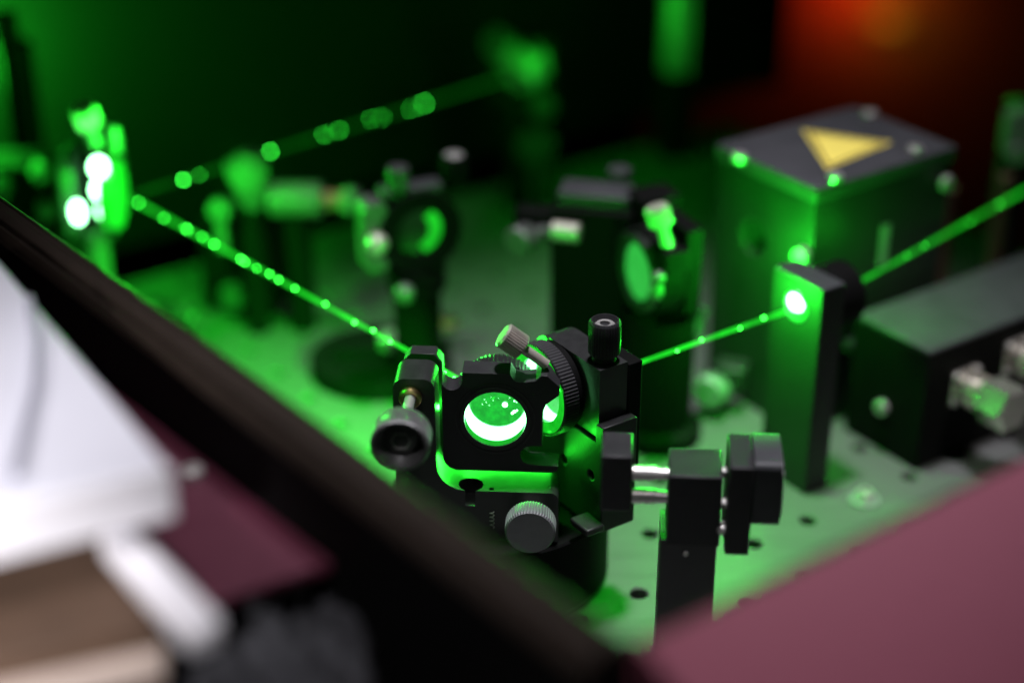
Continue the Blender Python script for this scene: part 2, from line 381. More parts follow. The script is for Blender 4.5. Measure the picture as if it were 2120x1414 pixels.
# ================================================================== LENS HOLDER RIGHT OF THE MIRROR
B0 = Vector((A0.x+.0236, A0.y+.0205, BEAM)); yawB = R(-56)
zl = 46.0
tB = thing('lens_mount', 'black knurled ring lens holder with an upright knob just right of the central mirror', 'lens mount', (B0.x, B0.y, BEAM-zl*.001), yawB)
def mB(): return MB(.001, (0, 0, zl))
Pout = [(-17, -8), (25, -8), (25, 20), (-6, 20)]+arc(-6, 9, 11, 90, 180, 8)
mB().prism(Pout, 0, 12.5, [circle(0, 0, 14.5, 48)] if False else ()).build('upper_plate', M['black_gloss'], tB, .5)
cut = mB()
cut.lathe((23, 3, -24), (0, -1, 0), [(0, -6), (1.9, -6), (1.9, 8), (0, 8)], 20); cut.lathe((6, 3, -26), (0, -1, 0), [(0, -6), (1.9, -6), (1.9, 8), (0, 8)], 20)
mB().prism([(-18, -46), (30, -46), (30, -1), (25.5, -1), (25.5, -8.6), (-18, -8.6)], -1.5, 14).build('bracket', M['deep'], tB, .5, cut)
ZL = 3.6
mB().tube((0, -3.1, ZL), (0, -.1, ZL), 16.6, 12.4).build('barrel', M['dark'], tB)
mB().tube((0, -9.6, ZL), (0, -3.2, ZL), 17.9, 16.7, 48, 84, .25).build('knurled_ring', M['black'], tB)
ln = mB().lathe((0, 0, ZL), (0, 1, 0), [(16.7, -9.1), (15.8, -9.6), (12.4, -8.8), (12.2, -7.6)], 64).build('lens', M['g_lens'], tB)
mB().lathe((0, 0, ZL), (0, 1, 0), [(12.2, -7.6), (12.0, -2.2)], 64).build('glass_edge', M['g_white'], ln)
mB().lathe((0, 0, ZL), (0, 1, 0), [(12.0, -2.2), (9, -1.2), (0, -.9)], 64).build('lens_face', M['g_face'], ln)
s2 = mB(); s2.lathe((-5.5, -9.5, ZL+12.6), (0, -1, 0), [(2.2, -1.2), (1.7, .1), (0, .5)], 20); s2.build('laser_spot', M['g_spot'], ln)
kb = Vector((19, 6.2, 20))
mB().cyl(kb, kb+Vector((0, 0, 3)), 4.4, 28).build('knob_collar', M['black'], tB)
kk = knob(mB(), kb+Vector((0, 0, 2.6)), (0, 0, 1), 5.9, 13.6, 34, .3, 2.6, 1.2).build('adjuster_knob', M['black'], tB)
cap = mB(); cap.lathe(kb+Vector((0, 0, 13.4)), (0, 0, 1), [(3.7, 0), (3.7, 1.1), (3.2, 1.5), (1.9, 1.5)], 28); cap.lathe(kb+Vector((0, 0, 13.4)), (0, 0, 1), [(1.9, 1.5), (1.8, .2), (0, .2)], 6)
cap.build('hex_screw', M['steel'], kk)
mB().box(12.5, 25.5, 12.6, 19, -30, 19).build('side_block', M['dark'], tB, .5)
mB().box(22, 33, -10, -2, -43, -40.2).build('slide_bar', M['black_gloss'], tB, .6)

# ================================================================== SMALL POST MOUNT, FRONT RIGHT
pC = at(1408, 1385, 0); tC = thing('post_mount', 'small black mount on a square post in front right with silver screws between its plates', 'post mount', (pC.x, pC.y, 0), R(-4))
zt = zrow(pC.y, 955)*1000
def xC(px, py=1000): # millimetres right of the post
    return (px-1425)/6.0
mc = lambda: MB()
mc().prism(rrect(-9.8, 9.8, -9.8, 9.8, 1.2), 0, zt-26, axis='z').build('post', M['black_gloss'], tC)
mc().box(xC(1378), xC(1488), -10, 9, zt-28, zt).build('centre_plate', M['black'], tC, .6)
mc().box(xC(1240), xC(1304), -7, 10, zt-17, zt+5).build('side_plate', M['black'], tC, .7)
mc().box(xC(1498), xC(1548), -13, 10, zt-29, zt+6).build('side_plate', M['black'], tC, .7)
hb = mc().prism(rrect(-11.5, 11.5, zt-18, zt+6.5, 2.5), xC(1549), xC(1606), axis='x').build('knob_block', M['housing'], tC, .5)
mc().box(xC(1606), xC(1611), -9, 9, zt-16, zt+2).build('end_cap', M['alu'], hb, .6)
for (dz, y) in ((-3.0, -4), (-11.5, -5)):
    sh = mc().lathe((xC(1304), y, zt+dz), (1, 0, 0), [(2.2, 0), (2.7, .3), (2.7, 4.0), (2.45, 4.2), (2.7, 4.4), (2.7, 8.2), (2.2, 8.5), (2.2, 12.6)], 28).build('silver_screw', M['steel'], tC)
for (dz, y) in ((-5, 2), (-12, -7), (-22, -6)):
    mc().path([(xC(1486)+t*.085, y+1.6*math.cos(t*.8), zt+dz+1.6*math.sin(t*.8)) for t in range(26)], .35, 6).build('spring', M['steel'], tC)
mc().ball((xC(1492), -9.5, zt-21), 1.9).build('ball_tip', M['steel'], tC)
mc().ball((xC(1420), -10.2, zt-31), 1.0).build('set_screw', M['steel'], tC)

# ================================================================== APERTURE BLOCK
d0 = at(1665, 1025, 0)
tD = thing('aperture_block', 'tall black block with a round hole blazing green where the beam enters its lit face', 'aperture block', (d0.x, d0.y, 0), GRID-R(90))
# local x = toward the camera along -VV, local y = along the beam (UV)
zD = zrow(d0.y, 603)*1000
mD = lambda: MB()
cut = mD(); cut.lathe((-14.2, -1, BEAM*1000), (0, 1, 0), [(0, 0), (6.3, 0), (6.3, 9), (0, 9)], 40)
mD().box(-28.5, 0, 0, 13, 0, zD-1.1).build('body', M['charcoal'], tD, .7, cut)
mD().box(-28.4, -.1, .1, 12.9, zD-1, zD).build('lit_top', M['housing'], tD, .4)  # paler sliver, light on the block's top put into the colour
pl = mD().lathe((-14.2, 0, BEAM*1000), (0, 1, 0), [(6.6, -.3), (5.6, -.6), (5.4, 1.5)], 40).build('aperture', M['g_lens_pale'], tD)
mD().lathe((-14.2, 2.2, BEAM*1000), (0, 1, 0), [(5.4, -.6), (4.4, -.2), (3.4, .4), (0, .4)], 40).build('beam_entry', M['g_lens'], pl)  # beam light in the hole put in as glowing rim and floor
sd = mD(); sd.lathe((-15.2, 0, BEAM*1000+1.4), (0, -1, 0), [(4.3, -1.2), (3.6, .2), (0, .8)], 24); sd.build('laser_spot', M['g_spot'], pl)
mD().tube((-14.2, 13, BEAM*1000-.5), (-14.2, 27, BEAM*1000-.5), 13.5, 5).build('rear_tube', M['dark'], tD)

# ================================================================== LASER HOUSING WITH YELLOW TRIANGLE
eF = Vector((.128, .678, 0)); zE = 120.0
tE = thing('laser_housing', 'charcoal metal housing with a yellow warning triangle on its lid and silver screws', 'laser housing', eF, GRID)
# local x along right face (UV), local y away (VV)
def eloc(px, py, z=zE):
    p = at(px, py, z*.001)-eF; return Vector((p.dot(UV)*1000, p.dot(VV)*1000, z))
cut = MB(); cut.lathe((-1, 36, 84), (1, 0, 0), [(0, 0), (8, 0), (8, 12), (0, 12)], 36)
MB().box(0, 84, 0, 62, 0, zE-7.5).build('body', M['charcoal'], tE, 1.0, cut)
MB().box(-1.2, 85.2, -1.2, 63.2, zE-7.2, zE).build('lid', M['housing'], tE, 1.0)  # paler than the body, light on top put into the colour
MB().box(24, 60, -6, -.1, 36, 41).build('ledge', M['charcoal'], tE, .5)
for (px, py) in ((1530, 333), (1728, 374), (1893, 318), (1800, 244)):
    p = eloc(px, py); cap_screw(MB(), (p.x, p.y, zE), (0, 0, 1), 3.4, 3.2).build('lid_screw', M['steel'], tE)
tri = [eloc(1661, 270), eloc(1846, 297), eloc(1711, 352)]
cen = sum(tri, Vector())/3
def ins(f): return [((cen+(p-cen)*f).x, (cen+(p-cen)*f).y) for p in tri]
stk = MB().prism(ins(1.0), zE+.05, zE+.35, axis='z').build('warning_sticker', M['yellow'], tE)
MB().prism(ins(.90), zE+.36, zE+.45, [ins(.78)], axis='z').build('border_line', M['yline'], stk)
cap_screw(MB(), (-.1, 3.6, 88), (-1, -.25, 0), 3.4, 5).build('side_screw', M['steel'], tE)
cap_screw(MB(), (79, -1.3, 104), (0, -1, 0), 3.6, 3).build('side_screw', M['steel'], tE)
MB().box(42, 47, -.9, -.1, 72, 92).build('side_label', M['alu'], tE, .2)

# ================================================================== CONNECTOR BOX
fF = at(1895, 975, 0); zF = 58.5
tF = thing('connector_box', 'low charcoal box at right with two shiny coaxial connectors on its near side', 'connector box', fF, GRID)
MB().box(0, 120, 0, 44, 0, zF-2.1).build('body', M['dark'], tF, 1.0)
MB().box(.2, 119.8, .2, 43.8, zF-2, zF).build('lid', M['housing'], tF, .6)  # lid pale and body black: top light and side shade in the colours
def floc(px, py):   # point on the near face (local y=0) seen at a pixel
    xn, yn = (px-1060)/FPX, (707-py)/FPX
    dv = Vector((xn, math.cos(PITCH)+yn*math.sin(PITCH), yn*math.cos(PITCH)-math.sin(PITCH)))
    o = Vector((0, 0, CAM_H)); t = (fF-o).dot(VV)/dv.dot(VV); p = o+dv*t-fF
    return p.dot(UV)*1000, p.z*1000
def coax(px, py):
    x, z = floc(px, py)
    c = MB(); c.box(x-8, x+8, -1.8, 0, z-8, z+8); o = c.build('coax_connector', M['chrome'], tF, .4)
    s_ = MB()
    for sx in (-1, 1):
        for sz in (-1, 1): cap_screw(s_, (x+sx*6.2, -1.8, z+sz*6.2), (0, -1, 0), 1.7, 1.6)
    s_.build('flange_screws', M['steel'], o)
    MB().lathe((x, -1.6, z), (0, -1, 0), [(6, 0), (6, 4), (5.2, 4.2), (5.2, 5), (8, 5.4)]+[(8-.7*(k % 2), 5.8+k*.45) for k in range(14)]+[(7.2, 12.2), (7.2, 13)], 28).build('threaded_barrel', M['chrome'], o)
    MB().lathe((x, -14.4, z), (0, -1, 0), [(0, 0), (9.5, 0), (10.6, .8), (10.6, 14), (9.6, 15), (0, 15)], 6).build('hex_nut', M['chrome'], o)
coax(1992, 795); coax(2100, 733)
cap_screw(MB(), (-.1, 22, 22), (-1, 0, 0), 3.2, 3).build('side_screw', M['steel'], tF)

# ================================================================== LEFT MIRROR MOUNT (edge on)
tG = thing('mirror_mount', 'overexposed mirror mount at far left seen edge on where the beam turns', 'mirror mount', (G0.x, G0.y, 0), 0)
h = BEAM*1000+6
def mG(): return MB(.001, (0, 0, 0))
mG().prism(rrect(-19, 19, h-20, h+20, 5), -6.5, -1.0, axis='x').build('front_plate', M['gun'], tG, .5)
mG().prism(rrect(-18, 18, h-22, h+19, 6), -23, -16, axis='x').build('back_plate', M['gun'], tG, .5)
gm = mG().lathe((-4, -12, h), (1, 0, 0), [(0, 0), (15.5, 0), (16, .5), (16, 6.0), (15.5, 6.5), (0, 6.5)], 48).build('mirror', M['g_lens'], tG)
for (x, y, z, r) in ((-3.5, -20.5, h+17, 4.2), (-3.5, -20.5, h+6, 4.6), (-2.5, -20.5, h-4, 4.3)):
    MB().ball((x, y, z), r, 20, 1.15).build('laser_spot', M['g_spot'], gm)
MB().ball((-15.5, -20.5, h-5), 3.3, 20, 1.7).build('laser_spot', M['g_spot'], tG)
mG().cyl((-15, 0, 0), (-15, 0, h-22), 6.8, 32).build('post', M['mid'], tG)
mG().cyl((-8, -2, h+19), (-10, -2, h+30), 3.2, 20).build('screw_shaft', M['mid'], tG)
knob(mG(), Vector((-10, -2, h+30)), (-.15, -.25, 1), 5.6, 10, 30, .4).build('thumb_screw', M['nickel'], tG)
mG().cyl((-1, 3, h+16), (-1, 3, h+28), 3.2, 20).build('set_screw', M['mid'], tG)

h = BEAM*1000
# ================================================================== FAR LEFT MOUNT (two knobs on a black block)
q = at(50, 640, 0)
tQ = thing('adjuster_stage', 'dark block with two small green lit knobs at the left edge behind the rail', 'adjuster stage', (at(105, 345, .084).x, at(105, 345, .084).y, 0), 0)
MB().box(-60, -6, 2, 30, 0, 82).build('body', M['dark'], tQ, 1)
for (z, y) in ((84, -6), (64, -4)):
    knob(MB(), Vector((-4, y, z)), (.35, -1, .1), 4.8, 9, 26, .4).build('adjuster_knob', M['mid'], tQ)
    MB().cyl((-7, 4, z), (-4, y, z), 2.4, 16).build('adjuster_shaft', M['mid'], tQ)
p = at(8, 350, .084)
tQ2 = thing('loose_screw', 'single dim green knob cut by the left edge of the photo', 'knob', (p.x-.004, p.y, .066), 0)
knob(MB(), Vector((0, 4, 8)), (.2, -1, .1), 5.2, 10, 28, .4).build('head', M['mid'], tQ2)
MB().cyl((0, 2, 0), (0, 2, 7), 2, 16).build('stem', M['mid'], tQ2)

p = atd(52, 250, .90)
tQ3 = thing('dark_post', 'dark round post standing against the green lit back panel at far left', 'post', (p.x, p.y, 0), 0)
MB().cyl((0, 0, 0), (0, 0, 128), 8.5, 24).build('rod', M['dark'], tQ3)
MB().cyl((-3, 0, 128.1), (-3, 0, 143), 6.0, 24).build('cap', M['dark'], tQ3)
# ================================================================== CLAMPS BEHIND THE LEFT RAIL
p = at(330, 700, 0)
tK = thing('post_clamp', 'small black clamp with a bright green edge peeping over the left rail', 'clamp', (at(318, 640, .02).x, at(318, 640, .02).y, 0), R(-12))
MB().box(-5, 16, -4, 8, 0, 22).build('body', M['black'], tK, .8)
MB().box(-5, 5, -4.2, -2, 22.1, 24).build('clamp_lip', M['mid'], tK, .4)
p = at(386, 672, .018)
tK2 = thing('ring_knob', 'dark round knob with a green ring end beside the clamp at the left rail', 'knob', (p.x, p.y, 0), R(20))
MB().cyl((0, 6, 0), (0, 6, 14), 3, 16).build('stem', M['black'], tK2)
knob(MB(), Vector((-8, 4, 20)), (1, -.35, .1), 7, 12, 30, .4, 2.5).build('head', M['black_gloss'], tK2)

# ================================================================== DARK MOUNT WITH ROD BEHIND THE DESCENDING BEAM
p = at(492, 655, 0)
tH = thing('optic_mount', 'dark block below the descending beam with a round green lit knob on its face', 'optic mount', (p.x, p.y, 0), R(-18))
MB().box(-19, 18, 0, 26, 0, 50).build('body', M['dark'], tH, 1.5)
knob(MB(), Vector((2, -.5, 14)), (.05, -1, .15), 7.2, 9, 34, .4).build('adjuster_knob', M['gun'], tH)
MB().box(-8, 14, 8, 24, 50, 60).build('neck', M['dark'], tH, 1)
p = at(455, 440, .07)
tH2 = thing('ball_knob', 'small green knob left of the bright teardrop shaped mount behind the beam', 'knob', (p.x, p.y, .0505), R(0))
MB().cyl((0, 0, 0), (0, 0, 14), 3, 16).build('stem', M['mid'], tH2)
knob(MB(), Vector((0, 4, 20)), (.05, -1, .2), 6.0, 8, 30, .4).build('head', M['gun'], tH2)
p = at(512, 372, BEAM)
tH3 = thing('mirror_mount', 'bright green teardrop shaped mirror mount in the left middle distance', 'mirror mount', (p.x, p.y, .0), R(8))
MB().prism([(-3, h-15), (4, h-17), (9, h-8), (10, h+4)]+arc(1, h+3, 9, 0, 140, 10)+[(-10.5, h+6), (-8, h-2)], 0, 9).build('plate', M['gun'], tH3, 1.2)
MB().cyl((0, 6, 0), (0, 6, h-17), 6, 24).build('post', M['dark'], tH3)
MB().lathe((0, -.5, h), (0, 1, 0), [(0, 0), (6.5, 0), (7, .5), (7, 4)], 32).build('mirror', M['mid'], tH3)
p = at(560, 412, .07); p2 = at(735, 414, .07)
tH4 = thing('long_adjuster', 'long horizontal silver adjuster rod lit green lying right of the teardrop mount', 'adjuster rod', (p.x, p.y, 0), math.atan2((p2-p).y, (p2-p).x))
L = (p2-p).length*1000
MB().cyl((0, 0, 70), (L*.62, 0, 70), 8.5, 32).build('barrel', M['mid'], tH4)
MB().cyl((L*.62, 0, 70), (L*.92, 0, 70), 5.0, 28).build('spindle', M['brass'], tH4)
knob(MB(), Vector((L*.86, 0, 70)), (1, -.25, 0), 6.0, 8, 28, .4).build('end_knob', M['mid'], tH4)
MB().cyl((L*.3, 0, 0), (L*.3, 0, 62), 7, 24).build('post', M['dark'], tH4)

# ================================================================== MID LENS HOLDER WITH FORK BASE
p = at(872, 484, BEAM)
tI = thing('lens_mount', 'blurred round black lens holder with a green crescent in its glass left of centre', 'lens mount', (p.x, p.y, 0), R(22))
MB().tube((0, 0, h), (0, 14, h), 19.5, 11.5, 56).build('ring_body', M['dark'], tI)
gl = MB().lathe((0, 6, h), (0, 1, 0), [(11.5, -1), (8, .4), (0, .8)], 40).build('lens', M['black_gloss'], tI)
MB().prism([(11*math.cos(R(a)), h+11*math.sin(R(a))) for a in range(-75, 60, 9)]+[(6.5*math.cos(R(a))-1, h+7.5*math.sin(R(a))) for a in range(50, -85, -9)], 3.6, 4.4).build('lit_crescent', M['g_lens'], gl)  # crescent of laser light shaped as a glowing sliver
MB().prism(rrect(-26, -15, h-16, h+17, 4), 1, 13).build('side_plate', M['mid'], tI, .8)
MB().ball((-21, -1, h-1), 5.0).build('adjuster_tip', M['nickel'], tI)
MB().box(-16, 12, 3, 13, h+17, h+21).build('lit_top_plate', M['housing'], tI, .8)  # lighter than the ring body, lit top put into the colour
MB().cyl((19, 8, h+17), (19, 8, h+22), 4.0, 24).build('knob_collar', M['dark'], tI)
knob(MB(), Vector((19, 8, h+19)), (0, 0, 1), 6.2, 13, 30, .35, 2.0).build('adjuster_knob', M['dark'], tI)
MB().cyl((19, 8, h+29.5), (19, 8, h+32.3), 4.4, 24).build('knob_screw', M['steel'], tI)
MB().cyl((-8, 6, h+21), (-8, 6, h+31), 5.0, 24).build('thumb_screw', M['gun'], tI)
MB().lathe((0, 8, 0), (0, 0, 1), [(0, 0), (16, 0), (16, 5), (11, 8), (11, h-32), (13.5, h-29), (13.5, h-18)], 40).build('post', M['dark'], tI)
MB().ball((-10, -4, h-26), 4.6, 20).build('set_screw', M['mid'], tI)
p = at(790, 768, 0)
tI2 = thing('fork_clamp', 'flat black oval fork clamp on the table left of the central mirror mount', 'clamp', (p.x, p.y, 0), R(8))
outl = [(34*math.cos(R(a)), 31*math.sin(R(a))) for a in range(0, 360, 8)]
MB().prism(outl, 0, 9, [rrect(-24, 10, -6, 6, 5.5)], axis='z').build('body', M['dark'], tI2, 1)
p2 = at(815, 690, .016)
cap_screw(MB(), ((p2-p).x*1000, (p2-p).y*1000, 9), (0, 0, 1), 6.0, 6).build('clamp_screw', M['steel'], tI2)
MB().box(14, 40, 20, 30, 9.1, 13).build('clamp_arm', M['brass'], tI2, 1)
cap_screw(MB(), (14, -26, 9), (0, -.6, .8), 4.5, 5).build('clamp_screw', M['black_gloss'], tI2)

# ================================================================== RIGHT LENS MOUNT BEHIND THE BEAM
p = at(1345, 560, BEAM)
tJ = thing('lens_mount', 'blurred black mount with oval green lens and slanted silver thumbscrew in the right middle distance', 'lens mount', (p.x, p.y, 0), R(-66))
MB().prism(circle(0, h, 18.5, 40), -4, 7, [circle(0, h, 14, 40)]).build('front_plate', M['dark'], tJ, .6)
MB().tube((0, -7, h), (0, -4, h), 17, 14).build('retaining_ring', M['black_gloss'], tJ)
jl = MB().lathe((0, -3, h), (0, 1, 0), [(14, 0), (9, -1.0), (0, -1.4)], 44).build('lens', M['black_gloss'], tJ)
MB().prism([(12.5*math.cos(R(a))*.9-1.0, h+13*math.sin(R(a))) for a in range(0, 360, 12)], -5.2, -4.6).build('lit_glass', M['g_lens_pale'], jl)  # green light in the lens shaped as a glowing oval
MB().box(-20, 10, 12, 20, h-20, h+20).build('back_plate', M['dark'], tJ, .8)
MB().box(-40, -24, 8, 28, h-12, h+21).build('adjuster_body', M['dark'], tJ, .8)
jd = Vector((-.05, -.62, .78)); jp = Vector((16, 2, h+19))
MB().cyl((17, 0, h+14), (14, -3, h+28), 2.6, 20).build('screw_shaft', M['nickel'], tJ)
knob(MB(), Vector((14.2, -2.8, h+27)), (-.25, -.25, .95), 5.2, 9, 26, .4).build('thumb_screw', M['nickel'], tJ)
MB().box(16, 23, -5, 6, h+8, h+18).build('ear', M['dark'], tJ, .8)
MB().ball((20.5, -7, h+7), 2.8).build('set_screw', M['mid'], tJ)
MB().ball((17.5, -6, h-1), 2.8, 20, 1.4).build('set_screw', M['mid'], tJ)
MB().lathe((-2, 8, 0), (0, 0, 1), [(0, 0), (20, 0), (20, 6), (15, 9), (15, h-22)], 40).build('post', M['dark'], tJ)
p = at(1092, 492, BEAM)
tJ2 = thing('adjuster_stage', 'dark stage with green lit knob and paler lit top plates left of the oval lens', 'adjuster stage', (p.x, p.y, 0), R(-12))
MB().box(10, 46, 2, 34, 0, h+14).build('body', M['dark'], tJ2, 1)
MB().box(12, 44, 6, 24, h+14.1, h+20).build('lit_top_plate', M['housing'], tJ2, 1)  # lighter than the stage body, light from above put into the colour
MB().cyl((36, 30, h+20), (36, 30, h+24), 5.5, 24).build('top_button', M['housing'], tJ2)
knob(MB(), Vector((0, 2, h)), (-.35, -1, .1), 6.4, 11, 30, .4).build('adjuster_knob', M['mid'], tJ2)
MB().cyl((0, 2, h), (10, 12, h), 3, 16).build('adjuster_shaft', M['mid'], tJ2)
MB().box(-8, 9, 8, 20, h-4, h+8).build('knob_bracket', M['dark'], tJ2, 1)
MB().cyl((12, -3, h+6), (24, -4, h+6), 4.2, 24).build('silver_pin', M['nickel'], tJ2)

# ================================================================== FAR MIRROR MOUNT, POSTS, RIGHT EDGE KNOB
tM = thing('mirror_mount', 'farthest mirror mount at top centre, a bright green blur where the beam starts', 'mirror mount', (K0.x, K0.y, 0), R(18))
MB().prism(rrect(-18, 18, h-20, h+17, 7), 2, 12).build('plate', M['dark'], tM, 1)
km = MB().lathe((2, 1, h+2), (0, 1, 0), [(0, -1.5), (8, -1), (13.5, 0), (13.5, 4)], 40).build('mirror', M['mid'], tM)
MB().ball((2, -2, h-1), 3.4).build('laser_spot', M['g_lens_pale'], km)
MB().lathe((-13, 6, h+13), (.78, -.45, -.42), [(0, 0), (9, 0), (9.8, 1), (9.8, 22), (9, 23), (7, 23), (6.5, 20), (0, 20)], 36).build('tilted_barrel', M['mid'], tM)
knob(MB(), Vector((-13, 6, h+14)), (-.35, -.8, .6), 8.5, 12, 30, .4).build('adjuster_knob', M['gun'], tM)
knob(MB(), Vector((8, -2, h-20)), (.1, -1, .2), 7.5, 9, 30, .4).build('lower_knob', M['black'], tM)
MB().cyl((0, 8, 0), (0, 8, h-20), 8, 24).build('post', M['dark'], tM)
p = at(1110, 330, .03)
tM2 = thing('post_collar', 'faint green round collar below the farthest mirror mount', 'collar', (p.x, p.y, 0), 0)
MB().cyl((0, 4, 0), (0, 4, 30), 8, 24).build('stem', M['black'], tM2)
knob(MB(), Vector((0, 0, 40)), (0, -1, .1), 11, 8, 34, .5).build('head', M['charcoal'], tM2)
MB().cyl((0, 6, 24), (0, 6, 52), 4, 20).build('hub', M['black'], tM2)
zt2 = 0.20
p = at(1405, 330, 0.0); Yp = 1.02
pp = Vector(((1405-1060)/FPX*1.05, Yp, 0))
tN = thing('tall_post', 'tall square post lit bright green at the top edge of the photo', 'post', (pp.x, pp.y, 0), R(20))
MB().box(-7.5, 7.5, -7.5, 7.5, zrow(Yp, 150)*1000, 320).build('upper_tube', M['alu'], tN, 1)
MB().box(-9, 9, -9, 9, 0, zrow(Yp, 152)*1000).build('lower_sleeve', M['dark'], tN, 1)
p = at(2105, 280, .10)
tO = thing('knob_post', 'green lit knob on a dark post cut by the right edge of the photo', 'knob', (p.x, p.y, 0), R(0))
MB().cyl((4, 14, 0), (4, 14, 112), 8, 24).build('post', M['black'], tO)
MB().prism(rrect(-6, 8, 88, 112, 5), -4, 8).build('head', M['alu'], tO, 1)
MB().cyl((0, -4, 92), (0, -7, 92), 5, 20).build('set_screw', M['alu'], tO)
for i, (px, lab) in enumerate(((1963, 'brownish upright pipe just right of the laser housing'), (2078, 'darker upright pipe near the right edge behind the connector box'))):
    p = at(px, 590, .035); o = thing('upright_pipe', lab, 'pipe', (p.x, p.y+.02, 0), 0, 'upright pipes at right')
    MB().cyl((0, 0, 0), (0, 0, 78 if i == 0 else 84), 4.2, 20).build('tube', M['copper'], o)
    MB().cyl((0, 0, 0), (0, 0, 6), 7, 24).build('foot', M['dark'], o)

# ================================================================== LOOSE SCREWS AND FITTINGS ON THE TABLE
def grid(i, j): q = H0+UV*(.03*i)+VV*(.03*j); return Vector((q.x, q.y, 0))
p = at(1790, 1028, 0.002)
o = thing('table_screw', 'silver cap screw with a dark washer on the table in front of the connector box', 'screw', (p.x, p.y, .0002))
MB().lathe((0, 0, 0), (0, 0, 1), [(3.6, 0), (6.6, 0), (6.6, .9), (3.6, .9)], 32).build('washer', M['alu'], o)
cap_screw(MB(), (0, 0, .2), (0, 0, 1), 3.7, 4.6).build('head', M['steel'], o)
p = at(1482, 812, .012)
o = thing('thumb_nut', 'bluish green knurled nut standing behind the front right post mount', 'nut', (p.x, p.y, 0), R(-20))
knob(MB(), Vector((0, 6, 12)), (-.25, -1, .15), 7.5, 12, 30, .45).build('head', M['alu'], o)
MB().cyl((0, 8, 0), (0, 8, 10), 4, 18).build('stem', M['black'], o)
MB().box(-2, 12, 2, 14, 12, 24).build('bracket', M['black_gloss'], o, 1)
p = at(1392, 835, .015)
o = thing('hose_fitting', 'dull silver fitting with a bent hose behind the front right post mount', 'fitting', (p.x, p.y, 0), 0)
MB().cyl((0, 0, 0), (0, 0, 10), 5, 24).build('base', M['copper'], o)
MB().cyl((0, 0, 10), (0, 0, 24), 4.2, 6).build('nut', M['steel'], o)
MB().path([(0, 0, 24), (0, 0, 32), (2, 2, 39), (7, 5, 44), (11, 8, 50), (12, 10, 58)], 3.0).build('hose', M['housing'], o)
p = at(1310, 712, .05)
o = thing('fiber_collimator', 'small dull tube standing where the beam leaves the lens holder', 'tube', (p.x+.004, p.y+.022, 0), R(-55))
MB().cyl((0, 0, 0), (0, 0, BEAM*1000-12), 6, 24).build('post', M['dark'], o)
MB().tube((0, -5, BEAM*1000), (0, 9, BEAM*1000), 10.5, 3.5).build('barrel', M['black_gloss'], o)

# ================================================================== ENCLOSURE WALLS
def strip_wall(name, label, cat, a, b, width, z1, z0, m, parent_parts=True):
    """a wall from a to b; width is laid off to the outside (right hand of a->b seen from above)"""
    dv = (b-a); L = dv.length*1000
    o = thing(name, label, cat, (a.x, a.y, 0), math.atan2(dv.y, dv.x))
    return o, L
HW = .155
a = at(0, 400, HW); b = at(1000, 1105, HW); dl = (b-a).normalized(); a2 = a - dl*.35; 
r1 = at(2120, 945, HW); r2 = at(1500, 1238, HW); dr = (r2-r1).normalized()
# corner of both inner edges
t = ((r1-a).x*dr.y-(r1-a).y*dr.x)/(dl.x*dr.y-dl.y*dr.x); corner = a+dl*t
tL, L = strip_wall('enclosure_wall', 'dark enclosure wall with brown black top rail running diagonally at left', 'wall', a2, corner, 15, HW, 0, None)
# local x along wall toward the corner, local y to the left of travel = inside; outside is -y
MB().box(0, L, -15, 0, -30, HW*1000-4).build('panel', M['dark'], tL, .8)
MB().prism([(.4, HW*1000-3.8)]+[(q[0], q[1]) for q in arc(-7.2, HW*1000-5.5, 8.2, 10, 62, 5)]+[(-4.0, HW*1000+.9), (-5.2, HW*1000+1.1)]+arc(-7.2, HW*1000-5.5, 8.2, 96, 120, 3)+[(-12, HW*1000-.6)]+arc(-7.2, HW*1000-5.5, 8.2, 136, 170, 4)+[(-15.4, HW*1000-3.8)], 0, L, axis='x').build('top_rail', M['rail'], tL, .4)
tR, LR = strip_wall('enclosure_wall', 'pink powder coated enclosure panel filling the lower right corner', 'wall', corner, r1-dr*.25, 15, HW, 0, None)
MB().prism([(0, -30), (0, HW*1000-3), (-1.5, HW*1000), (-5, HW*1000), (-150, HW*1000-52), (-150, HW*1000-56), (-6, HW*1000-5), (-6, -30)], 0, LR, axis='x').build('panel', M['pink'], tR, .6)
MB().box(0, LR, .1, 2.2, -30, HW*1000-2).build('edge_trim', M['rail'], tR, .5)

# back walls of the dark enclosure
bw = corner + VV*.66 - UV*.25
tW = thing('back_wall', 'black back panel of the enclosure washed with dim green light', 'wall', (bw.x, bw.y, 0), GRID)
MB().box(0, 900, 0, 12, -30, 620).build('panel', M['wallblack'], tW, 1)
MB().box(900.5, 922, -6, 14, -30, 640).build('corner_post', M['dark'], tW, 1)

# ================================================================== MAGENTA SHELF AND FOREGROUND CLUTTER (left)
ZS = .128
n_out = Vector((dl.y, -dl.x, 0))                    # outward normal of the left wall
c0 = at(690, 1165, ZS); c1 = at(455, 1240, ZS)
e_dir = (c1-c0).normalized()
so = (c0-a).dot(n_out)
tS = thing('magenta_shelf', 'dark magenta metal shelf outside the left rail, partly under the white card', 'shelf', (c0.x, c0.y, 0), math.atan2(dl.y, dl.x))
el = Matrix.Rotation(-math.atan2(dl.y, dl.x), 3, 'Z') @ e_dir
ln_ = 62
MB().prism([(0, 0), (el.x*ln_, el.y*ln_), (el.x*ln_-420, el.y*ln_), (-420, 0)], ZS*1000-3, ZS*1000, axis='z').build('plate', M['magenta'], tS, .5)
MB().prism([(-140, -6), (-150, -6), (-150, -56), (-140, -56)], 0, ZS*1000-3.1, axis='z').build('leg', M['dark'], tS, .5)
p = at(400, 985, ZS)
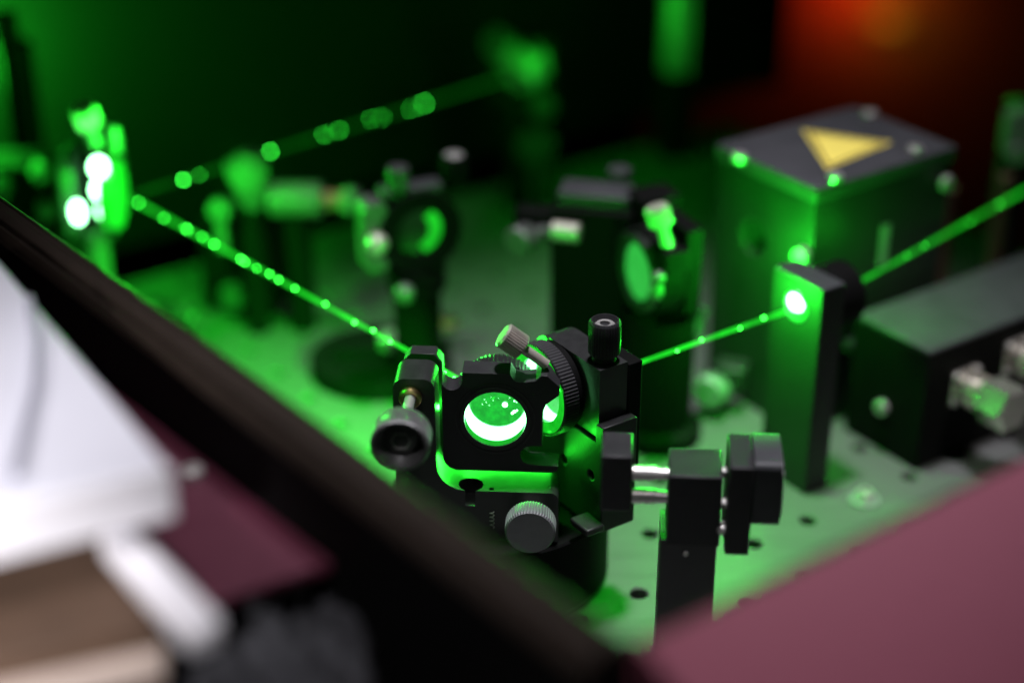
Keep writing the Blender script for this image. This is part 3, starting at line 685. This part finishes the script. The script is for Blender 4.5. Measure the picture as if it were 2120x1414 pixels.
o = thing('shelf_screw', 'round pale screw head on the magenta shelf beside the white card corner', 'screw', (p.x, p.y, ZS+.0003))
cap_screw(MB(), (0, 0, 0), (0, 0, 1), 3.3, 2.4).build('head', M['steel'], o)
# white card box lid
ZC = .170
q1 = at(352, 965, ZC); q0 = at(-30, 505, ZC); q2 = at(-160, 1085, ZC); q3 = at(-560, 640, ZC)
tC2 = thing('white_box_lid', 'large white card lid in the lower left with a thick bright front edge', 'box lid', (0, 0, 0))
MB(1.0).prism([(v.x, v.y) for v in (q0, q1, q2, q3)], ZC-.010, ZC, axis='z').build('card', M['white'], tC2, .002)
f1 = at(352, 965, ZC); fd = (q2-q1).normalized(); fn = Vector((fd.y, -fd.x, 0)); 
if fn.y > 0: fn = -fn
pts = [f1+fn*.0008, f1+fn*.0028, q2+fn*.0028, q2+fn*.0008]
MB(1.0).prism([(v.x, v.y) for v in pts], ZC-.014, ZC+.001, axis='z').build('front_edge', M['white_plastic'], tC2, .0008)
streak_pts = [at(60, 620, ZC+.002), at(75, 700, ZC+.002), at(70, 800, ZC+.002), at(45, 900, ZC+.002), at(25, 990, ZC+.002)]
cm_ = MB(1.0).path(streak_pts, .0013); co = cm_.build('pale_streak', M['streak'], None); tag(co, 'thin pale grey cord lying across the white box lid', 'streak')  # thin grey tube laid along the faint lines on the lid
# white bar
s0 = at(235, 1085, .150); s1 = at(428, 1292, .150)
tBar = thing('white_bar', 'thick white plastic bar slanting down from the white lid over the brown box', 'bar', (s0.x, s0.y, .150), math.atan2((s1-s0).y, (s1-s0).x))
MB().box(0, (s1-s0).length*1000, -5, 5, -9, 0).build('body', M['white_plastic'], tBar, 2.5)
MB().cyl((4, 0, .2), (8, 0, .2), 1.6, 12).build('rivet', M['white'], tBar)
# brown cardboard box
ZB = .140
w0 = at(330, 1290, ZB); w1 = at(250, 1020, ZB); w2 = at(-250, 1100, ZB); w3 = at(-250, 1420, ZB)
tBx = thing('cardboard_box', 'brown cardboard box under the white lid in the bottom left corner', 'box', (0, 0, 0))
MB(1.0).prism([(v.x, v.y) for v in (w0, w1, w2, w3)], .02, ZB, axis='z').build('carton', M['cardboard'], tBx, .001)
x0 = at(335, 1300, ZB-.006); x1 = at(-250, 1385, ZB-.006); x2 = at(-250, 1500, ZB-.006); x3 = at(340, 1365, ZB-.006)
tBe = thing('beige_card', 'beige card strip along the bottom edge below the brown box', 'card', (0, 0, 0))
MB(1.0).prism([(v.x, v.y) for v in (x0, x1, x2, x3)], ZB-.012, ZB-.007, axis='z').build('sheet', M['beige'], tBe, .0005)
# grey cloth
tCl = bpy.data.meshes.new('grey_cloth'); vs = []; fs = []; nx = 40
for i in range(nx):
    for j in range(nx):
        q = at(330+430*i/(nx-1), 1232+330*j/(nx-1), .112)
        zz = .110+.005*math.sin(i*.45+j*.2)*math.cos(j*.35)+.002*math.sin(i*.9-j*.6)
        vs.append((q.x, q.y, zz))
for i in range(nx-1):
    for j in range(nx-1): fs.append((i*nx+j, (i+1)*nx+j, (i+1)*nx+j+1, i*nx+j+1))
tCl.from_pydata(vs, [], fs); tCl.polygons.foreach_set('use_smooth', [True]*len(fs)); tCl.materials.append(M['cloth'])
oc = bpy.data.objects.new('grey_cloth', tCl); COL.objects.link(oc)
sm = oc.modifiers.new('thick', 'SOLIDIFY'); sm.thickness = .002
tag(oc, 'crumpled dark grey cloth at the bottom left below the magenta shelf', 'cloth')

# ================================================================== LAB BEHIND: RACK WITH RED AND ORANGE LAMP
rp = atd(1790, 200, 2.2)
tRk = thing('equipment_rack', 'dark equipment rack far behind glowing red and orange at top right', 'equipment rack', (rp.x, rp.y+.12, 0), R(-8))
MB(.001).box(-270, 420, 0, 40, -700, 700).build('panel', M['rackmat'], tRk, 2)
for (px, py, mm, r, nm) in ((1838, 50, 'orange', 30, 'orange_lamp'), (1770, -40, 'red', 30, 'red_lamp')):
    q = atd(px, py, 2.24); loc = Matrix.Rotation(R(8), 3, 'Z') @ (q-Vector((rp.x, rp.y+.12, 0)))
    MB().ball((loc.x*1000, -8, loc.z*1000), r, 24, .55).build(nm, M[mm], tRk)
lq = atd(1800, 20, 2.10)
lamp('rack_glow_red', 'POINT', atd(1765, 5, 2.21), .80, (1, .02, .003), .04)
lamp('rack_glow_orange', 'POINT', atd(1850, 55, 2.21), .24, (1, .28, .02), .03)
fl = MB(1.0).box(-4, 4, -1, 6, -.80, -.74).build('floor', M['dark'], kind='structure')

# ================================================================== LASER BEAMS AND DUST
def beam(p0, p1, label, r=.95, r2=None, m='beam'):
    o = bpy.data.objects.new('laser_beam', None)
    mb = MB(1.0); dv = (p1-p0)
    mb.lathe((0, 0, 0), dv, [(r*.001, 0), ((r2 or r)*.001, dv.length)], 16)
    ob = mb.build('laser_beam', M[m]); ob.location = p0
    tag(ob, label, 'laser beam', 'laser beam sections'); return ob
D1 = at(1640, 640, BEAM); D2 = at(1735, 548, BEAM); D3 = at(2180, 362, BEAM)
Aft = A0+Vector((0, .0150, 0)); Bax = B0+Vector((.012, .009, 0))
beam(K0+Vector((-.006, -.006, 0)), G0+Vector((.006, .003, 0)), 'dim green laser beam rising from the left mirror to the far top centre mount', .95, None, 'beam_dim')
beam(G0+Vector((.006, -.003, 0)), Aft, 'bright green laser beam with sparkles descending from the left mirror to the central mount', .85)
beam(Bax, D1+UV*.001, 'green laser beam from the lens holder to the hole in the lit block', .85)
beam(D1+UV*.028, D3, 'green laser beam leaving the block and passing the housing to the right edge', .85, None, 'beam_right')
dm = MB(1.0); G1 = G0+Vector((.006, -.003, 0)); Gk = G0+Vector((.006, .003, 0)); Kk = K0+Vector((-.006, -.006, 0))
def specks(p0, p1, ts, r):
    for t_ in ts:
        c = p0.lerp(p1, t_)+Vector((random.uniform(-.0006, .0006), 0, random.uniform(-.0006, .0006)))
        rr = r*random.uniform(.75, 1.15)
        dm.ball(c, rr*.001, 10)
def tpx(p0, p1, px):   # parameter along p0->p1 whose pixel column is px
    lo, hi = 0.0, 1.0
    def col(t_):
        c = p0.lerp(p1, t_); dd = c.y*math.cos(PITCH)-(c.z-CAM_H)*math.sin(PITCH); return 1060+FPX*c.x/dd
    up = col(1) > col(0)
    for _ in range(40):
        m_ = (lo+hi)/2
        if (col(m_) < px) == up: lo = m_
        else: hi = m_
    return lo
specks(Gk, Kk, [tpx(Gk, Kk, x) for x in (380, 562, 880)], .74)
specks(Gk, Kk, [tpx(Gk, Kk, x) for x in (414, 505, 672, 702, 770, 792, 850)], .38)
specks(G1, Aft, [tpx(G1, Aft, x) for x in (286, 341, 382, 388, 417, 443, 497, 509, 533, 557, 575, 610, 672, 733, 772, 809, 924, 942)], .48)
specks(Bax, D1, [tpx(Bax, D1, x) for x in (1300, 1400, 1452, 1530, 1582)], .40)
specks(D1+UV*.028, D3, [tpx(D1+UV*.028, D3, x) for x in (1880, 1915, 2010, 2070)], .2)
od = dm.build('dust', M['g_dust'], kind='stuff')
od['label'] = 'dust specks sparkling green in the laser beams'; od['category'] = 'dust'
